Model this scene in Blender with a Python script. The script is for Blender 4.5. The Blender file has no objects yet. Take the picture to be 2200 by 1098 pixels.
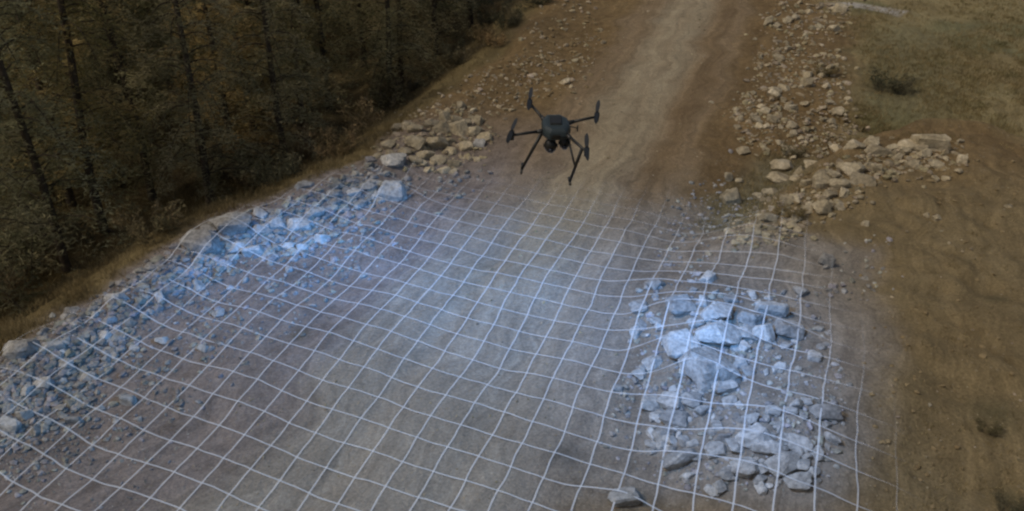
import bpy, bmesh, math, random
import numpy as np
from mathutils import Vector, Matrix
from mathutils.bvhtree import BVHTree
random.seed(7); rng = np.random.default_rng(7)
R = math.radians

# ------------------------------------------------------------------ camera
scn = bpy.context.scene
H, PITCH, FPX = 9.0, 30.0, 1900.0
cam = bpy.data.cameras.new("camera"); co = bpy.data.objects.new("camera", cam)
scn.collection.objects.link(co); scn.camera = co
co.location = (0, 0, H); co.rotation_euler = (R(90 - PITCH), 0, 0)
cam.sensor_width = 36; cam.lens = 36 * FPX / 2200; cam.clip_start = .1; cam.clip_end = 2000

# ------------------------------------------------------------------ sky, sun, exposure
SUN_EL, SUN_FROM = 54.0, Vector((-.86, -.30, 0)).normalized()      # overcast-soft sun from the left, a little behind
w = bpy.data.worlds.new("World"); scn.world = w; w.use_nodes = True
nt = w.node_tree; bg = nt.nodes['Background']
sky = nt.nodes.new('ShaderNodeTexSky'); sky.sky_type = 'NISHITA'; sky.sun_disc = False
sky.sun_elevation = R(SUN_EL); sky.sun_rotation = math.atan2(SUN_FROM.x, SUN_FROM.y)
sky.air_density = 1.0; sky.dust_density = 4.0; sky.ozone_density = .6
nt.links.new(sky.outputs[0], bg.inputs[0]); bg.inputs[1].default_value = .10
sl = bpy.data.lights.new("sun", 'SUN'); so = bpy.data.objects.new("sun", sl); scn.collection.objects.link(so)
sl.energy = 1.5; sl.angle = R(6); sl.color = (1, .90, .74)
sd = Vector((SUN_FROM.x * math.cos(R(SUN_EL)), SUN_FROM.y * math.cos(R(SUN_EL)), math.sin(R(SUN_EL))))
so.rotation_euler = sd.to_track_quat('Z', 'Y').to_euler(); so.location = (-20, -10, 30)
scn.view_settings.view_transform = 'Standard'; scn.view_settings.look = 'None'
scn.view_settings.gamma = 1; scn.view_settings.exposure = -0.52
scn.cycles.filter_width = 2.3

# ------------------------------------------------------------------ helpers
C = scn.collection
def smooth(a, b, x):
    t = np.clip((x - a) / (b - a), 0, 1); return t * t * (3 - 2 * t)
cp, sp = math.cos(R(PITCH)), math.sin(R(PITCH))
def plane(px, py, z=0.0):
    """where the sight line through a photo point meets height z"""
    dx = (np.asarray(px, float) - 1100) / FPX; dy = -(np.asarray(py, float) - 549) / FPX
    X, Y, Z = dx, cp + dy * sp, -sp + dy * cp
    t = (z - H) / Z
    return X * t, Y * t, t
def W(pts): return np.array([plane(a, b)[:2] for a, b in pts])

_lat = rng.random((8, 256, 256))
def vnoise(x, y, k=0):
    x = np.asarray(x, float) + 4096.3; y = np.asarray(y, float) + 4096.7
    xi = np.floor(x).astype(int); yi = np.floor(y).astype(int); fx = x - xi; fy = y - yi
    fx = fx * fx * (3 - 2 * fx); fy = fy * fy * (3 - 2 * fy); L = _lat[k % 8]
    a = L[xi & 255, yi & 255]; b = L[(xi + 1) & 255, yi & 255]; c = L[xi & 255, (yi + 1) & 255]; d = L[(xi + 1) & 255, (yi + 1) & 255]
    return (a * (1 - fx) + b * fx) * (1 - fy) + (c * (1 - fx) + d * fx) * fy * 1.0 if False else ((a * (1 - fx) + b * fx) * (1 - fy) + (c * (1 - fx) + d * fx) * fy)
def fbm(x, y, k=0, o=4):
    s = 0; a = .5; f = 1
    for i in range(o):
        s = s + a * (vnoise(x * f, y * f, k + i) - .5); a *= .5; f *= 2.03
    return s * 2
def seg_dist(x, y, P, closed=False):
    """distance to a polyline, signed side of the nearest segment, length along it"""
    best = np.full(np.shape(x), 1e9); side = np.zeros(np.shape(x)); along = np.zeros(np.shape(x)); acc = 0
    Q = list(P) + ([P[0]] if closed else [])
    for i in range(len(Q) - 1):
        a, b = Q[i], Q[i + 1]; d = b - a; L = math.hypot(*d)
        t = ((x - a[0]) * d[0] + (y - a[1]) * d[1]) / L / L
        if not closed:
            lo = -1e3 if i == 0 else 0; hi = 1e3 if i == len(Q) - 2 else 1
        else: lo, hi = 0, 1
        tc = np.clip(t, lo, hi)
        ex = x - a[0] - tc * d[0]; ey = y - a[1] - tc * d[1]; ds = np.hypot(ex, ey)
        s = np.sign(d[0] * (y - a[1]) - d[1] * (x - a[0]))
        m = ds < best - 1e-9
        best = np.where(m, ds, best); side = np.where(m, s, side); along = np.where(m, acc + tc * L, along); acc += L
    return best, side, along
def inside(x, y, P):
    c = np.zeros(np.shape(x), bool); n = len(P); j = n - 1
    for i in range(n):
        xi, yi = P[i]; xj, yj = P[j]
        m = ((yi > y) != (yj > y)) & (x < (xj - xi) * (y - yi) / (yj - yi + 1e-12) + xi); c ^= m; j = i
    return c
def sdpoly(x, y, P):
    d, _, _ = seg_dist(x, y, P, True); return np.where(inside(x, y, P), d, -d)

# ------------------------------------------------------------------ lie of the land (metres)
EDGE = W([(-260, 960), (0, 775), (110, 700), (230, 628), (400, 500), (500, 455), (620, 415), (800, 335), (880, 260), (960, 205), (1050, 140), (1120, 60), (1165, 0), (1230, -120)])
ROAD = W([(560, 1300), (800, 1098), (1010, 780), (1200, 500), (1330, 300), (1430, 130), (1500, 0), (1560, -120)])
RIDGE = W([(1400, 640), (1540, 560), (1640, 480), (1740, 395), (1850, 335), (1960, 300), (2090, 300), (2260, 330)])
BLOB = [(1680, 830, .55, 2.3, 3.4), (1530, 720, .22, .9, 1.2), (1640, 980, .15, .9, .8), (1375, 830, -.16, .45, 2.6)]
BL = [(*[float(v) for v in plane(a, b)[:2]], h, sx, sy) for a, b, h, sx, sy in BLOB]
MX, MY = [float(v) for v in plane(2080, 430)[:2]]
BX, BY = [float(v) for v in plane(2150, 800)[:2]]
GROOVE = W([(2040, 283), (2110, 296), (2200, 322), (2320, 345)])
def height(x, y):
    x = np.asarray(x, float); y = np.asarray(y, float)
    d, s, _ = seg_dist(x, y, EDGE); e = d * s                      # + on the forest side
    far = smooth(60, 140, np.hypot(x, y))
    z = -2.2 * smooth(.1, 4.2, e) - .8 * smooth(4, 14, e)
    z = z + .2 * np.exp(-((e + .75) / .75) ** 2)                    # rubble windrow along the edge
    d, s, al = seg_dist(x, y, ROAD); la = d * s
    z = z - .05 * (np.exp(-((la - .85) / .28) ** 2) + np.exp(-((la + .85) / .28) ** 2)) * (1 - .5 * smooth(0, 10, 12 - y))
    for bx, by, h, sx, sy in BL:
        z = z + h * np.exp(-((x - bx) / sx) ** 2 - ((y - by) / sy) ** 2)
    d, s, _ = seg_dist(x, y, RIDGE); r = -d * s                     # + on the near, right side of the ridge
    rf = smooth(2.5, 5.5, x)
    z = z + rf * .75 * smooth(-.7, .5, r) * np.exp(-((x - MX) / 5.5) ** 2 - ((y - MY) / 6.0) ** 2)
    z = z + rf * .22 * np.exp(-((r - .1) / .5) ** 2) * np.exp(-((x - MX) / 7) ** 2) + .35 * np.exp(-((x - BX) / 2.5) ** 2 - ((y - BY) / 3) ** 2)
    z = z - .18 * np.exp(-((r + 1.3) / .9) ** 2) * smooth(1.5, 5, x)
    rough = .35 + .65 * smooth(1.8, 3.6, np.abs(la))
    z = z + rough * (.16 * fbm(x * .35, y * .35, 1, 3) + .09 * fbm(x * 1.3, y * 1.3, 3, 4)) + .02 * fbm(x * 6, y * 6, 5, 2)
    bk = smooth(3.5, 6, x) * smooth(24, 18, y)
    z = z + bk * (.14 * fbm(x * .8, y * 1.5, 0, 4) + .05 * fbm(x * 3.5, y * 3.5, 2, 3))
    z = z + smooth(.5, 5, e) * .5 * fbm(x * .5, y * .5, 4, 3)
    gd, _, _ = seg_dist(x, y, GROOVE); z = z - .5 * np.exp(-(gd / .38) ** 2) * smooth(7, 9, x)
    # gully scars on the bare bank at the right
    g = np.abs(fbm(x * .8 + y * .35, y * .5 - x * .2, 6, 3)); z = z - .09 * np.exp(-(g / .07) ** 2) * smooth(1.5, 3, r) * smooth(5, 8, x)
    return z * (1 - far) + far * (-1.0)
def ground(px, py):
    z = np.zeros(np.shape(px))
    for _ in range(14):
        x, y, t = plane(px, py, z); z = .5 * z + .5 * height(x, y)
    x, y, t = plane(px, py, z)
    return x, y, z, t

def new_obj(name, me, mat, parent=None):
    o = bpy.data.objects.new(name, me); C.objects.link(o)
    if mat and not me.materials: me.materials.append(mat)
    if parent: o.parent = parent
    return o
def tag(o, label=None, cat=None, group=None, kind=None):
    if label: o['label'] = label
    if cat: o['category'] = cat
    if group: o['group'] = group
    if kind: o['kind'] = kind
    return o
def mesh_np(name, v, f, smooth_=False):
    me = bpy.data.meshes.new(name); v = np.asarray(v, np.float32); f = np.asarray(f, np.int32)
    n, k = f.shape
    me.vertices.add(len(v)); me.vertices.foreach_set('co', v.ravel())
    me.loops.add(n * k); me.loops.foreach_set('vertex_index', f.ravel())
    me.polygons.add(n); me.polygons.foreach_set('loop_start', np.arange(0, n * k, k, dtype=np.int32))
    me.polygons.foreach_set('loop_total', np.full(n, k, np.int32))
    me.polygons.foreach_set('use_smooth', np.full(n, smooth_))
    me.update(calc_edges=True); me.validate(); return me
def col_attr(me, name, c):
    a = me.color_attributes.new(name, 'FLOAT_COLOR', 'POINT'); c = np.asarray(c, np.float32)
    c4 = np.ones((len(c), 4), np.float32); c4[:, :c.shape[1]] = c; a.data.foreach_set('color', c4.ravel())
def fl_attr(me, name, c):
    a = me.attributes.new(name, 'FLOAT', 'POINT'); a.data.foreach_set('value', np.asarray(c, np.float32))

# ------------------------------------------------------------------ materials
class M:
    def __init__(s, name, rough=.9, spec=.2):
        s.m = bpy.data.materials.new(name); s.m.use_nodes = True; s.t = s.m.node_tree; s.b = s.t.nodes['Principled BSDF']
        s.b.inputs['Roughness'].default_value = rough; s.b.inputs['Specular IOR Level'].default_value = spec
    def n(s, typ, **kw):
        nd = s.t.nodes.new(typ)
        for k, v in kw.items(): setattr(nd, k, v)
        return nd
    def l(s, a, b): s.t.links.new(a, b)
    def noise(s, vec, scale, detail=4, rough=.6):
        nd = s.n('ShaderNodeTexNoise'); nd.inputs['Scale'].default_value = scale; nd.inputs['Detail'].default_value = detail; nd.inputs['Roughness'].default_value = rough
        if vec: s.l(vec, nd.inputs['Vector'])
        return nd.outputs['Fac']
    def ramp(s, fac, stops):
        r = s.n('ShaderNodeValToRGB'); e = r.color_ramp.elements
        while len(e) < len(stops): e.new(.5)
        for i, (p, c) in enumerate(stops):
            e[i].position = p; e[i].color = (*(c if hasattr(c, '__len__') else (c, c, c)), 1)
        s.l(fac, r.inputs[0]); return r.outputs[0]
    def mix(s, a, b, fac=1.0, typ='MULTIPLY'):
        x = s.n('ShaderNodeMix', data_type='RGBA', blend_type=typ); x.clamp_result = False
        for sock, val in ((x.inputs[0], fac), (x.inputs[6], a), (x.inputs[7], b)):
            if hasattr(val, 'links') or hasattr(val, 'is_linked'): s.l(val, sock)
            else: sock.default_value = val if not hasattr(val, '__len__') else (*val, 1)
        return x.outputs[2]
    def bump(s, h, strength=.5, dist=.02):
        b = s.n('ShaderNodeBump'); b.inputs['Strength'].default_value = strength; b.inputs['Distance'].default_value = dist
        s.l(h, b.inputs['Height']); s.l(b.outputs[0], s.b.inputs['Normal'])
    def obj(s): return s.n('ShaderNodeTexCoord').outputs['Object']

def rock_mat(name, c1, c2, c3):
    m = M(name, .88, .25); oi = m.n('ShaderNodeObjectInfo'); v = m.n('ShaderNodeVectorMath', operation='ADD')
    gp = m.n('ShaderNodeNewGeometry'); m.l(gp.outputs['Position'], v.inputs[0]); m.l(oi.outputs['Location'], v.inputs[1])
    base = m.ramp(m.noise(v.outputs[0], 2.2, 5), [(.3, c1), (.52, c2), (.72, c3)])
    rnd = m.ramp(oi.outputs['Random'], [(0, .72), (1, 1.22)])
    at = m.n('ShaderNodeAttribute', attribute_name='tint')
    c = m.mix(base, rnd); c = m.mix(c, at.outputs['Color'])
    c = m.mix(c, m.ramp(m.noise(v.outputs[0], 16, 6), [(.35, .68), (.6, 1.12)]))
    m.l(c, m.b.inputs['Base Color']); m.bump(m.noise(v.outputs[0], 14, 8, .7), .7, .03); return m.m
GREY = rock_mat('grey_limestone', (.25, .235, .21), (.38, .365, .33), (.52, .50, .46))
TAN = rock_mat('tan_limestone', (.27, .22, .135), (.41, .34, .22), (.56, .48, .34))

def leaf_mat(name, c1, c2, c3):
    m = M(name, .8, .1); g = m.n('ShaderNodeNewGeometry'); oi = m.n('ShaderNodeObjectInfo')
    c = m.ramp(m.noise(g.outputs['Position'], 1.1, 3), [(.32, c1), (.5, c2), (.68, c3)])
    c = m.mix(c, m.ramp(oi.outputs['Random'], [(0, (.6, .66, .7)), (.5, (1, 1, 1)), (1, (1.35, 1.15, .9))]))
    at = m.n('ShaderNodeAttribute', attribute_name='tint'); c = m.mix(c, at.outputs['Color'])
    m.l(c, m.b.inputs['Base Color']); tl = m.n('ShaderNodeBsdfTranslucent'); m.l(c, tl.inputs[0]); mx = m.n('ShaderNodeMixShader'); mx.inputs[0].default_value = .35
    m.l(m.b.outputs[0], mx.inputs[1]); m.l(tl.outputs[0], mx.inputs[2]); m.l(mx.outputs[0], [n for n in m.t.nodes if n.type == 'OUTPUT_MATERIAL'][0].inputs[0]); return m.m
NEEDLE = leaf_mat('needles_olive', (.24, .21, .115), (.42, .34, .20), (.54, .43, .26))
NEEDLE_G = leaf_mat('needles_green', (.17, .17, .09), (.29, .25, .14), (.42, .34, .20))
NEEDLE_B = leaf_mat('needles_brown', (.25, .21, .12), (.38, .33, .19), (.50, .43, .27))
def bark():
    m = M('dark_bark', .95, .1); g = m.n('ShaderNodeNewGeometry')
    m.l(m.ramp(m.noise(g.outputs['Position'], 8, 5), [(.3, (.05, .04, .026)), (.7, (.13, .10, .07))]), m.b.inputs['Base Color'])
    m.bump(m.noise(g.outputs['Position'], 20, 6), .8, .03); return m.m
BARK = bark()
DRYG = leaf_mat('dry_grass', (.16, .125, .055), (.25, .19, .09), (.34, .27, .14))
GRNG = leaf_mat('green_grass', (.17, .155, .07), (.27, .22, .11), (.34, .28, .15))

def ground_mat():
    m = M('bare_earth', .95, .12); g = m.n('ShaderNodeNewGeometry'); P = g.outputs['Position']
    at = m.n('ShaderNodeAttribute', attribute_name='zone'); st = m.n('ShaderNodeAttribute', attribute_name='stone')
    uv = m.n('ShaderNodeUVMap'); mp = m.n('ShaderNodeMapping'); mp.inputs['Scale'].default_value = (2.2, .10, 1); m.l(uv.outputs[0], mp.inputs[0])
    c = at.outputs['Color']
    c = m.mix(c, m.ramp(m.noise(P, .55, 5), [(.3, (.86, .84, .81)), (.7, (1.14, 1.15, 1.16))]))
    c = m.mix(c, m.ramp(m.noise(P, 3.2, 6, .7), [(.3, (.74, .72, .70)), (.68, (1.22, 1.22, 1.22))]), m.ramp(st.outputs['Color'], [(.1, .3), (.5, 1.0)]))
    c = m.mix(c, m.ramp(m.noise(mp.outputs[0], 2.5, 6, .7), [(.32, .74), (.68, 1.24)]))
    c = m.mix(c, m.ramp(m.noise(P, 22, 5, .75), [(.3, .72), (.65, 1.22)]))
    vo = m.n('ShaderNodeTexVoronoi'); vo.inputs['Scale'].default_value = 9; m.l(P, vo.inputs['Vector'])
    peb = m.ramp(vo.outputs['Distance'], [(.16, 1.0), (.26, 0.0)])
    pick = m.ramp(m.noise(P, 5, 3), [(.5, 0.0), (.6, 1.0)])
    f = m.mix(peb, pick); f = m.mix(f, st.outputs['Color'])
    c = m.mix(c, (.40, .36, .28), f, 'MIX'); m.l(c, m.b.inputs['Base Color'])
    h = m.mix(m.noise(P, 9, 8, .75), f, .35, 'ADD'); m.bump(h, .9, .08); return m.m

# ------------------------------------------------------------------ the ground: one sheet out to the horizon
def axis(lo, hi, step, out):
    a = list(np.arange(lo, hi + 1e-6, step)); s = step; v = hi; up = []
    while v < out: s *= 1.22; v += s; up.append(v)
    s = step; v = lo; dn = []
    while v > -out: s *= 1.22; v -= s; dn.append(v)
    return np.array(dn[::-1] + a + up)
gx = axis(-16, 17, .11, 900); gy = axis(4.5, 40, .11, 900)
GX, GY = np.meshgrid(gx, gy); GZ = height(GX, GY)
nx, ny = len(gx), len(gy); idx = np.arange(nx * ny).reshape(ny, nx)
F = np.stack([idx[:-1, :-1], idx[:-1, 1:], idx[1:, 1:], idx[1:, :-1]], -1).reshape(-1, 4)
gme = mesh_np('ground', np.stack([GX, GY, GZ], -1).reshape(-1, 3), F, True)
x, y = GX.ravel(), GY.ravel()
wx = x + .5 * fbm(x * .7, y * .7, 2, 4) + .15 * fbm(x * 4, y * 4, 4, 2); wy = y + .5 * fbm(x * .7, y * .7, 5, 4)
d, s, al = seg_dist(wx, wy, ROAD); lat = -d * s      # + to the right of the road
de, se, _ = seg_dist(wx, wy, EDGE); e = de * se
dr, sr, _ = seg_dist(wx, wy, RIDGE); r = -dr * sr
col = np.tile(np.array([[.205, .142, .068]]), (len(x), 1))
def lay(c, m): 
    global col
    col = col * (1 - m[:, None]) + np.array(c) * m[:, None]
lay((.25, .215, .190), smooth(-1.5, 0, -lat) * smooth(25, 19, y))                                # stony purple-brown verge, greyed to paint in part of the blue wash
lay((.24, .185, .098), smooth(3.5, 6, x) * smooth(20, 16, y))                                      # ochre bank
lay((.335, .30, .245), smooth(2.7, 1.7, np.abs(lat)) * smooth(22, 15, y))                         # wide graded surface near, greyed to paint in part of the blue wash
lay((.28, .21, .13), smooth(2.6, 1.8, np.abs(lat)) * smooth(15, 22, y) * .75)
lay((.36, .30, .20), smooth(1.35, .3, np.abs(lat + .15)) * smooth(12, 19, y) * .95)   # pale wheel tracks
lay((.17, .115, .058), smooth(.6, .1, np.abs(lat - 1.4)) * smooth(15, 20, y) * .5); lay((.17, .115, .058), smooth(.5, .1, np.abs(lat - 2.6)) * smooth(15, 20, y) * .4); lay((.30, .235, .15), smooth(.3, .02, np.abs(lat + .1)) * smooth(15, 19, y) * .5)
GRASSP = W([(1840, 40), (1880, 130), (1830, 220), (1870, 290), (2000, 300), (2100, 300), (2260, 330), (2500, 300), (2500, -200), (1700, -200), (1640, -60)])
gsd = sdpoly(wx + 1.3 * fbm(x * .45, y * .3, 7, 4), wy, GRASSP) + .7 * fbm(x * 2.2, y * 1.6, 1, 3); gm = smooth(-1.2, 1.5, gsd)
lay((.27, .225, .115), gm * (.75 + .25 * smooth(-.2, .3, fbm(x * .6, y * .6, 3, 3))))
lay((.19, .17, .09), gm * smooth(-1.0, 1.2, sdpoly(wx, wy, W([(1800, 60), (2060, 50), (2040, 300), (1840, 300)]))) * .75)
lay((.19, .175, .09), gm * smooth(.05, .35, fbm(x * .35 + 9, y * .35, 6, 3)))
HEAPZ = W([(1200, 800), (1300, 600), (1380, 450), (1520, 430), (1650, 530), (1860, 580), (1880, 800), (1850, 1000), (1750, 1120), (1100, 1130)])
lay((.29, .26, .22), smooth(-.5, .5, sdpoly(wx, wy, HEAPZ)) * .85)  # heap soil, with the grey of the blue wash painted in
DITCH = W([(1500, 480), (1560, 400), (1640, 330), (1760, 330), (1700, 420), (1600, 500)])
lay((.17, .16, .10), smooth(-.6, .3, sdpoly(wx, wy, DITCH)) * .7)
PALE = W([(1740, 8), (1830, 6), (1960, 22), (1930, 40), (1850, 22)])
lay((.45, .42, .37), smooth(-.05, .15, sdpoly(x, y, PALE)) * .9)
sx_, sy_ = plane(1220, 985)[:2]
lay((.12, .115, .105), np.exp(-((x - sx_) / .28) ** 2 - ((y - sy_) / .30) ** 2) * .75)              # drone's shadow painted into the road colour
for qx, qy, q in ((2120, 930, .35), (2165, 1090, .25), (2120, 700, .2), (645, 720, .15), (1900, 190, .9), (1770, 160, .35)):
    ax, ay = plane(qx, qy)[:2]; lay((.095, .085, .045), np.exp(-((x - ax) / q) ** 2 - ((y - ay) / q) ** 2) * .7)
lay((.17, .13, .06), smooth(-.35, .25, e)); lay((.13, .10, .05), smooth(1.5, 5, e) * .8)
far = smooth(45, 80, np.hypot(x, y)); lay((.11, .10, .05), far)
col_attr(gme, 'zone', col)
stn = np.clip(.35 + .65 * smooth(1.7, 2.6, np.abs(lat)), 0, 1) * (1 - .85 * gm) * (1 - smooth(-.2, .5, e)) * (1 - .6 * smooth(4.5, 6.5, x) * smooth(20, 16, y))
stn = stn * .5
col_attr(gme, 'stone', np.stack([stn] * 3, 1))
uvl = gme.uv_layers.new(name='UVMap'); li = np.empty(len(gme.loops), np.int32); gme.loops.foreach_get('vertex_index', li)
uvl.data.foreach_set('uv', np.stack([lat, al], 1)[li].astype(np.float32).ravel())
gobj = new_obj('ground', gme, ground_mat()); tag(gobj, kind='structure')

# ------------------------------------------------------------------ stones
def ico(sub):
    bm = bmesh.new(); bmesh.ops.create_icosphere(bm, subdivisions=sub, radius=1); bm.verts.ensure_lookup_table()
    v = np.array([p.co[:] for p in bm.verts]); f = np.array([[q.index for q in p.verts] for p in bm.faces]); bm.free(); return v, f
I1, I3 = ico(1), ico(3)
def rock_verts(base, planes=13, rough=.03, seed=0):
    g = np.random.default_rng(seed); v = base[0]
    p = g.normal(size=(planes, 3)); p /= np.linalg.norm(p, axis=1)[:, None]
    for _ in range(40):      # spread the cutting planes so that a few broad faces meet in hard edges
        d_ = p[:, None] - p[None]; r2 = (d_ ** 2).sum(-1) + np.eye(planes); p = p + .03 * (d_ / r2[..., None] ** 1.5).sum(1); p /= np.linalg.norm(p, axis=1)[:, None]
    dd = g.uniform(.5, 1.0, planes)
    dots = np.maximum(v @ p.T, 1e-3); rr = np.min(dd / dots, axis=1); rr = np.minimum(rr, 1.25)
    
    o = v * rr[:, None]
    o += v * (rough * (fbm(o[:, 0] * 2.3 + seed, o[:, 1] * 2.3 + o[:, 2] * 1.9, seed % 5, 3))[:, None] * 2)
    return o
def set_unit(o):
    m, M_ = o.min(0), o.max(0); o = (o - (m + M_) / 2) / ((M_ - m) / 2); return o
ROCKM = []
for i in range(16):
    o = set_unit(rock_verts(I3, random.choice([7, 8, 9, 11]), .05, 100 + i)); me = mesh_np('rock', o, I3[1]); col_attr(me, 'tint', np.ones((len(o), 3))); ROCKM.append(me)
ROCKT = []
for i in range(16):
    me = ROCKM[i].copy(); me.materials.append(TAN); ROCKT.append(me); ROCKM[i].materials.append(GREY)
ORD = ['', 'second ', 'third ', 'fourth ', 'fifth ', 'sixth ', 'seventh ', 'eighth ', 'ninth ', 'tenth ', 'eleventh ', 'twelfth ']
_used = {}
def where(px, py, refs, noun, far_word='behind'):
    """names a repeat by the nearest singled-out neighbour in the photograph"""
    q = min(refs, key=lambda r_: (r_[0] - px) ** 2 + 2.5 * (r_[1] - py) ** 2); dx, dy = px - q[0], py - q[1]
    pos = ('right of' if dx > 0 else 'left of') if abs(dx) > 1.3 * abs(dy) else ('in front of' if dy > 0 else far_word)
    ref = q[2].split(',')[0]; s_ = f'{noun} {pos} the {ref}'
    while len(s_.split()) > 15: ref = ' '.join(ref.split()[:-1]); s_ = f'{noun} {pos} the {ref}'
    k = _used.get(s_, 0); _used[s_] = k + 1
    return (ORD[min(k, 11)] + s_) if k else s_
rocks = []      # for draping the net and the weeds
def rock(px, py, wpx, hpx, label, group, tan=False, kind=None, rz=None, tilt=.25, name='rock', cat='rock', asp=.8):
    gx_, gy_, gz_, t = [float(v) for v in ground(px, py + hpx * .32)]
    th = math.atan2(H - gz_, math.hypot(gx_, gy_)); ppm = FPX / t
    wm, hm = wpx / ppm, hpx / ppm; dep = wm * asp
    if hm < dep * math.sin(th) + .25 * wm * math.cos(th): dep = max(.35 * wm, (hm - .25 * wm * math.cos(th)) / math.sin(th))
    hh = max(.5 * wm, (hm - dep * math.sin(th)) / math.cos(th)); hh = min(hh, 1.1 * wm)
    me = random.choice(ROCKT if tan else ROCKM) if kind is None else (ROCKT if tan else ROCKM)[kind]
    o = bpy.data.objects.new(name, me); C.objects.link(o); o.location = (gx_, gy_, gz_ + hh * (.28 if group is GC or group is GL else .2))
    o.scale = (wm * .6, dep * .6, hh * .68)
    a = random.uniform(-.3, .3) if rz is None else rz
    o.rotation_euler = (random.uniform(-tilt, tilt), random.uniform(-tilt, tilt), a)
    tag(o, label, cat, group); rocks.append(o); return o
GC = 'big rocks in the heap beside the road'; GL = 'rocks in the rubble strip along the forest edge'
GU = 'rocks along the ridge of the earth bank'; GP = 'rocks of the pile at the top end of the rubble strip'
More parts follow.
